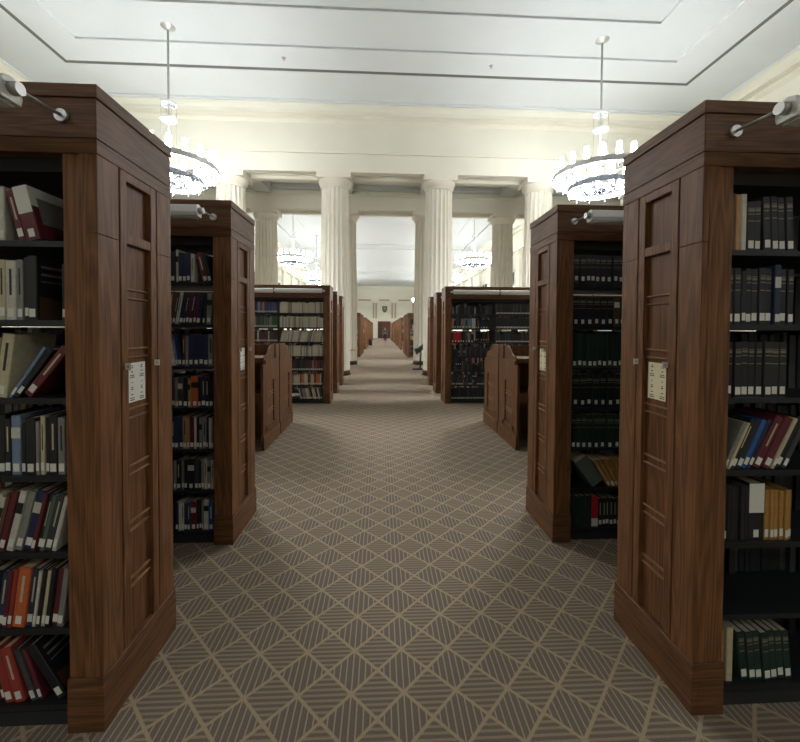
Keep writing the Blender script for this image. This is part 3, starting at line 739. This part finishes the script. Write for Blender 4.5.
for side, s, x, ya, yb in (('left', -1, -1.42, 4.78, 6.30), ('right', 1, 1.68, 4.72, 6.24)):
    a = carrel(s, False); a.location = (x, ya, 0); tag(a, 'brown oak study carrel on the %s, near one of the back-to-back pair' % side, 'study desk', 'study carrels')
    b_ = carrel(s, True); b_.location = (x, yb, 0); tag(b_, 'brown oak study carrel on the %s, far one of the back-to-back pair' % side, 'study desk', 'study carrels')

# ------------------------------------------------------------------ far hall bookcases
def farcase(s):
    root = empty('bookcase', (0, 0, 0)); b = lambda: MB(sx=s)
    m = b(); m.box(0, .05, 0, DEP, 0, 2.15); m.box(-.02, .05, -.02, DEP+.02, 0, .2); m.box(LEN-.05, LEN, 0, DEP, 0, 2.15); m.box(.05, .13, 0, .03, 0, 2.15); m.build('end_panel', WV, root)
    m = b(); m.box(-.01, LEN, -.01, DEP+.01, 2.15, 2.355); m.build('cornice', WH, root)
    m = b()
    for z in SHZ: m.box(.05, LEN-.05, .02, DEP-.02, z-.025, z)
    m.build('shelves', SHELF, root)
    return root
fl, fr = farcase(-1), farcase(1)
blocks = [(20.85, 4), (28.7, 4), (35.2, 4), (43, 4), (51, 4)]
bn = 0
for side, proto, X, off in (('left', fl, -1.12, 0), ('right', fr, 1.42, -.3)):
    first = True
    for bi, (y0, n) in enumerate(blocks):
        for k in range(n):
            o = proto if first else copy_tree(proto); first = False
            yy = y0+off+k*1.25; o.location = (X, yy, 0)
            tag(o, 'oak bookcase beyond the columns, %s side, %s case of the %s block' % (side, NTH[k], NTH[bi]), 'bookcase', 'oak bookcases of the far hall')
            for row in range(7):
                for b2 in (0, 1):
                    bulk_row(side, X, yy, row, b2, MIX if side == 'left' else MIX+BK, (.05, .12), (.17, .23), sticker=False, skip=.1)
o = bulk.build('book_rows', [MATS['cloth_'+n.replace(' ', '_')] for n in CL]+[STICK])
tag(o, 'rows of smaller, more distant books filling the deeper bookcases', 'books', kind='stuff')

# ------------------------------------------------------------------ small things near the columns
root = empty('information_stand', (1.42, 14.5, 0), 'black slanted screen stand beside the inner right columns', 'stand')
MB().box(-.24, .2, -.2, .2, 0, .05).build('base_plate', BLACKP, root)
MB().cyl((.05, 0, .05), (.05, 0, .74), .03, 10).build('pole', BLACKP, root)
MB().prism([(-.1, .56), (.22, .82), (.22, .95), (.14, .95), (-.04, .80), (-.18, .76)], 'y', -.18, .18).build('screen', BLACKP, root)
root = empty('side_table', (-1.1, 14.6, 0), 'small tan topped table behind the inner left column', 'table')
MB().box(-.28, .12, -.2, .2, .68, .71).build('table_top', mat('tan_top', (170, 140, 100), .5), root)
MB().cyl((-.1, 0, 0), (-.1, 0, .68), .03, 10).build('leg', STEEL, root)
root = empty('waste_bin', (-.98, 36.2, 0), 'small black bin on the carpet beside the distant left bookcases', 'bin')
MB().lathe([(.15, 0), (.19, .48)], n=16).build('bin_body', BLACKP, root); MB().lathe([(.2, .48), (.2, .5), (.1, .56)], n=16).build('lid', BLACKP, root)

# ------------------------------------------------------------------ person walking far down the aisle
def skin(name, verts, edges, radii, m, parent, rootv=0):
    me = bpy.data.meshes.new(name); me.from_pydata(verts, edges, []); me.materials.append(m)
    o = bpy.data.objects.new(name, me); COL.objects.link(o); o.parent = parent
    md = o.modifiers.new('skin', 'SKIN')
    for i, r in enumerate(radii):
        rr = r if isinstance(r, tuple) else (r, r); me.skin_vertices[0].data[i].radius = rr
        me.skin_vertices[0].data[i].use_root = (i == rootv)
    sd = o.modifiers.new('sub', 'SUBSURF'); sd.levels = 1; sd.render_levels = 1
    return o
p = empty('person', (.49, 47.6, 0), 'person in a dark green top and dark trousers walking in the distant aisle', 'person')
SKIN_ = mat('skin', (190, 145, 118), .6); TOP = mat('green_top', (52, 84, 66), .8); TRS = mat('dark_trousers', (34, 34, 42), .8); HAIR = mat('dark_hair', (40, 28, 22), .7)
V = [(0, 0, .93), (0, 0, 1.12), (0, 0, 1.34), (0, 0, 1.44), (0, -.01, 1.50), (0, -.02, 1.60), (0, -.02, 1.69),
     (.17, 0, 1.38), (.24, .04, 1.13), (.25, -.06, .90), (.25, -.09, .80),
     (-.17, 0, 1.38), (-.24, -.04, 1.13), (-.25, -.12, .92), (-.25, -.15, .82),
     (.09, 0, .88), (.10, -.12, .49), (.10, -.16, .08), (.10, -.28, .04),
     (-.09, 0, .88), (-.10, .06, .49), (-.10, .22, .12), (-.10, .13, .04)]
Eg = [(0,1),(1,2),(2,3),(3,4),(4,5),(5,6),(2,7),(7,8),(8,9),(9,10),(2,11),(11,12),(12,13),(13,14),(0,15),(15,16),(16,17),(17,18),(0,19),(19,20),(20,21),(21,22)]
Rd = [(.15,.11), (.13,.10), (.16,.11), .065, .055, .095, .07, .065, .045, .035, .03, .065, .045, .035, .03, .085, .06, .045, .035, .085, .06, .045, .035]
skin('body', V, Eg, Rd, SKIN_, p)
skin('shirt', [V[i] for i in (0, 1, 2, 3, 7, 8, 9, 11, 12, 13)], [(0,1),(1,2),(2,3),(2,4),(4,5),(5,6),(2,7),(7,8),(8,9)], [(.175,.135), (.155,.125), (.185,.13), .07, .08, .06, .048, .08, .06, .048], TOP, p)
skin('trousers', [V[i] for i in (0, 15, 16, 17, 19, 20, 21)], [(0,1),(1,2),(2,3),(0,4),(4,5),(5,6)], [(.165,.13), .1, .078, .062, .1, .078, .062], TRS, p)
MB().lathe([(.02, -.13), (.09, -.1), (.105, 0), (.09, .07), (.04, .11)], (0, .015, 1.63), 14).build('hair', HAIR, p)
MB().box(.05, .15, -.30, -.08, .0, .07).box(-.15, -.05, .02, .24, .0, .07).build('shoes', BLACKP, p)
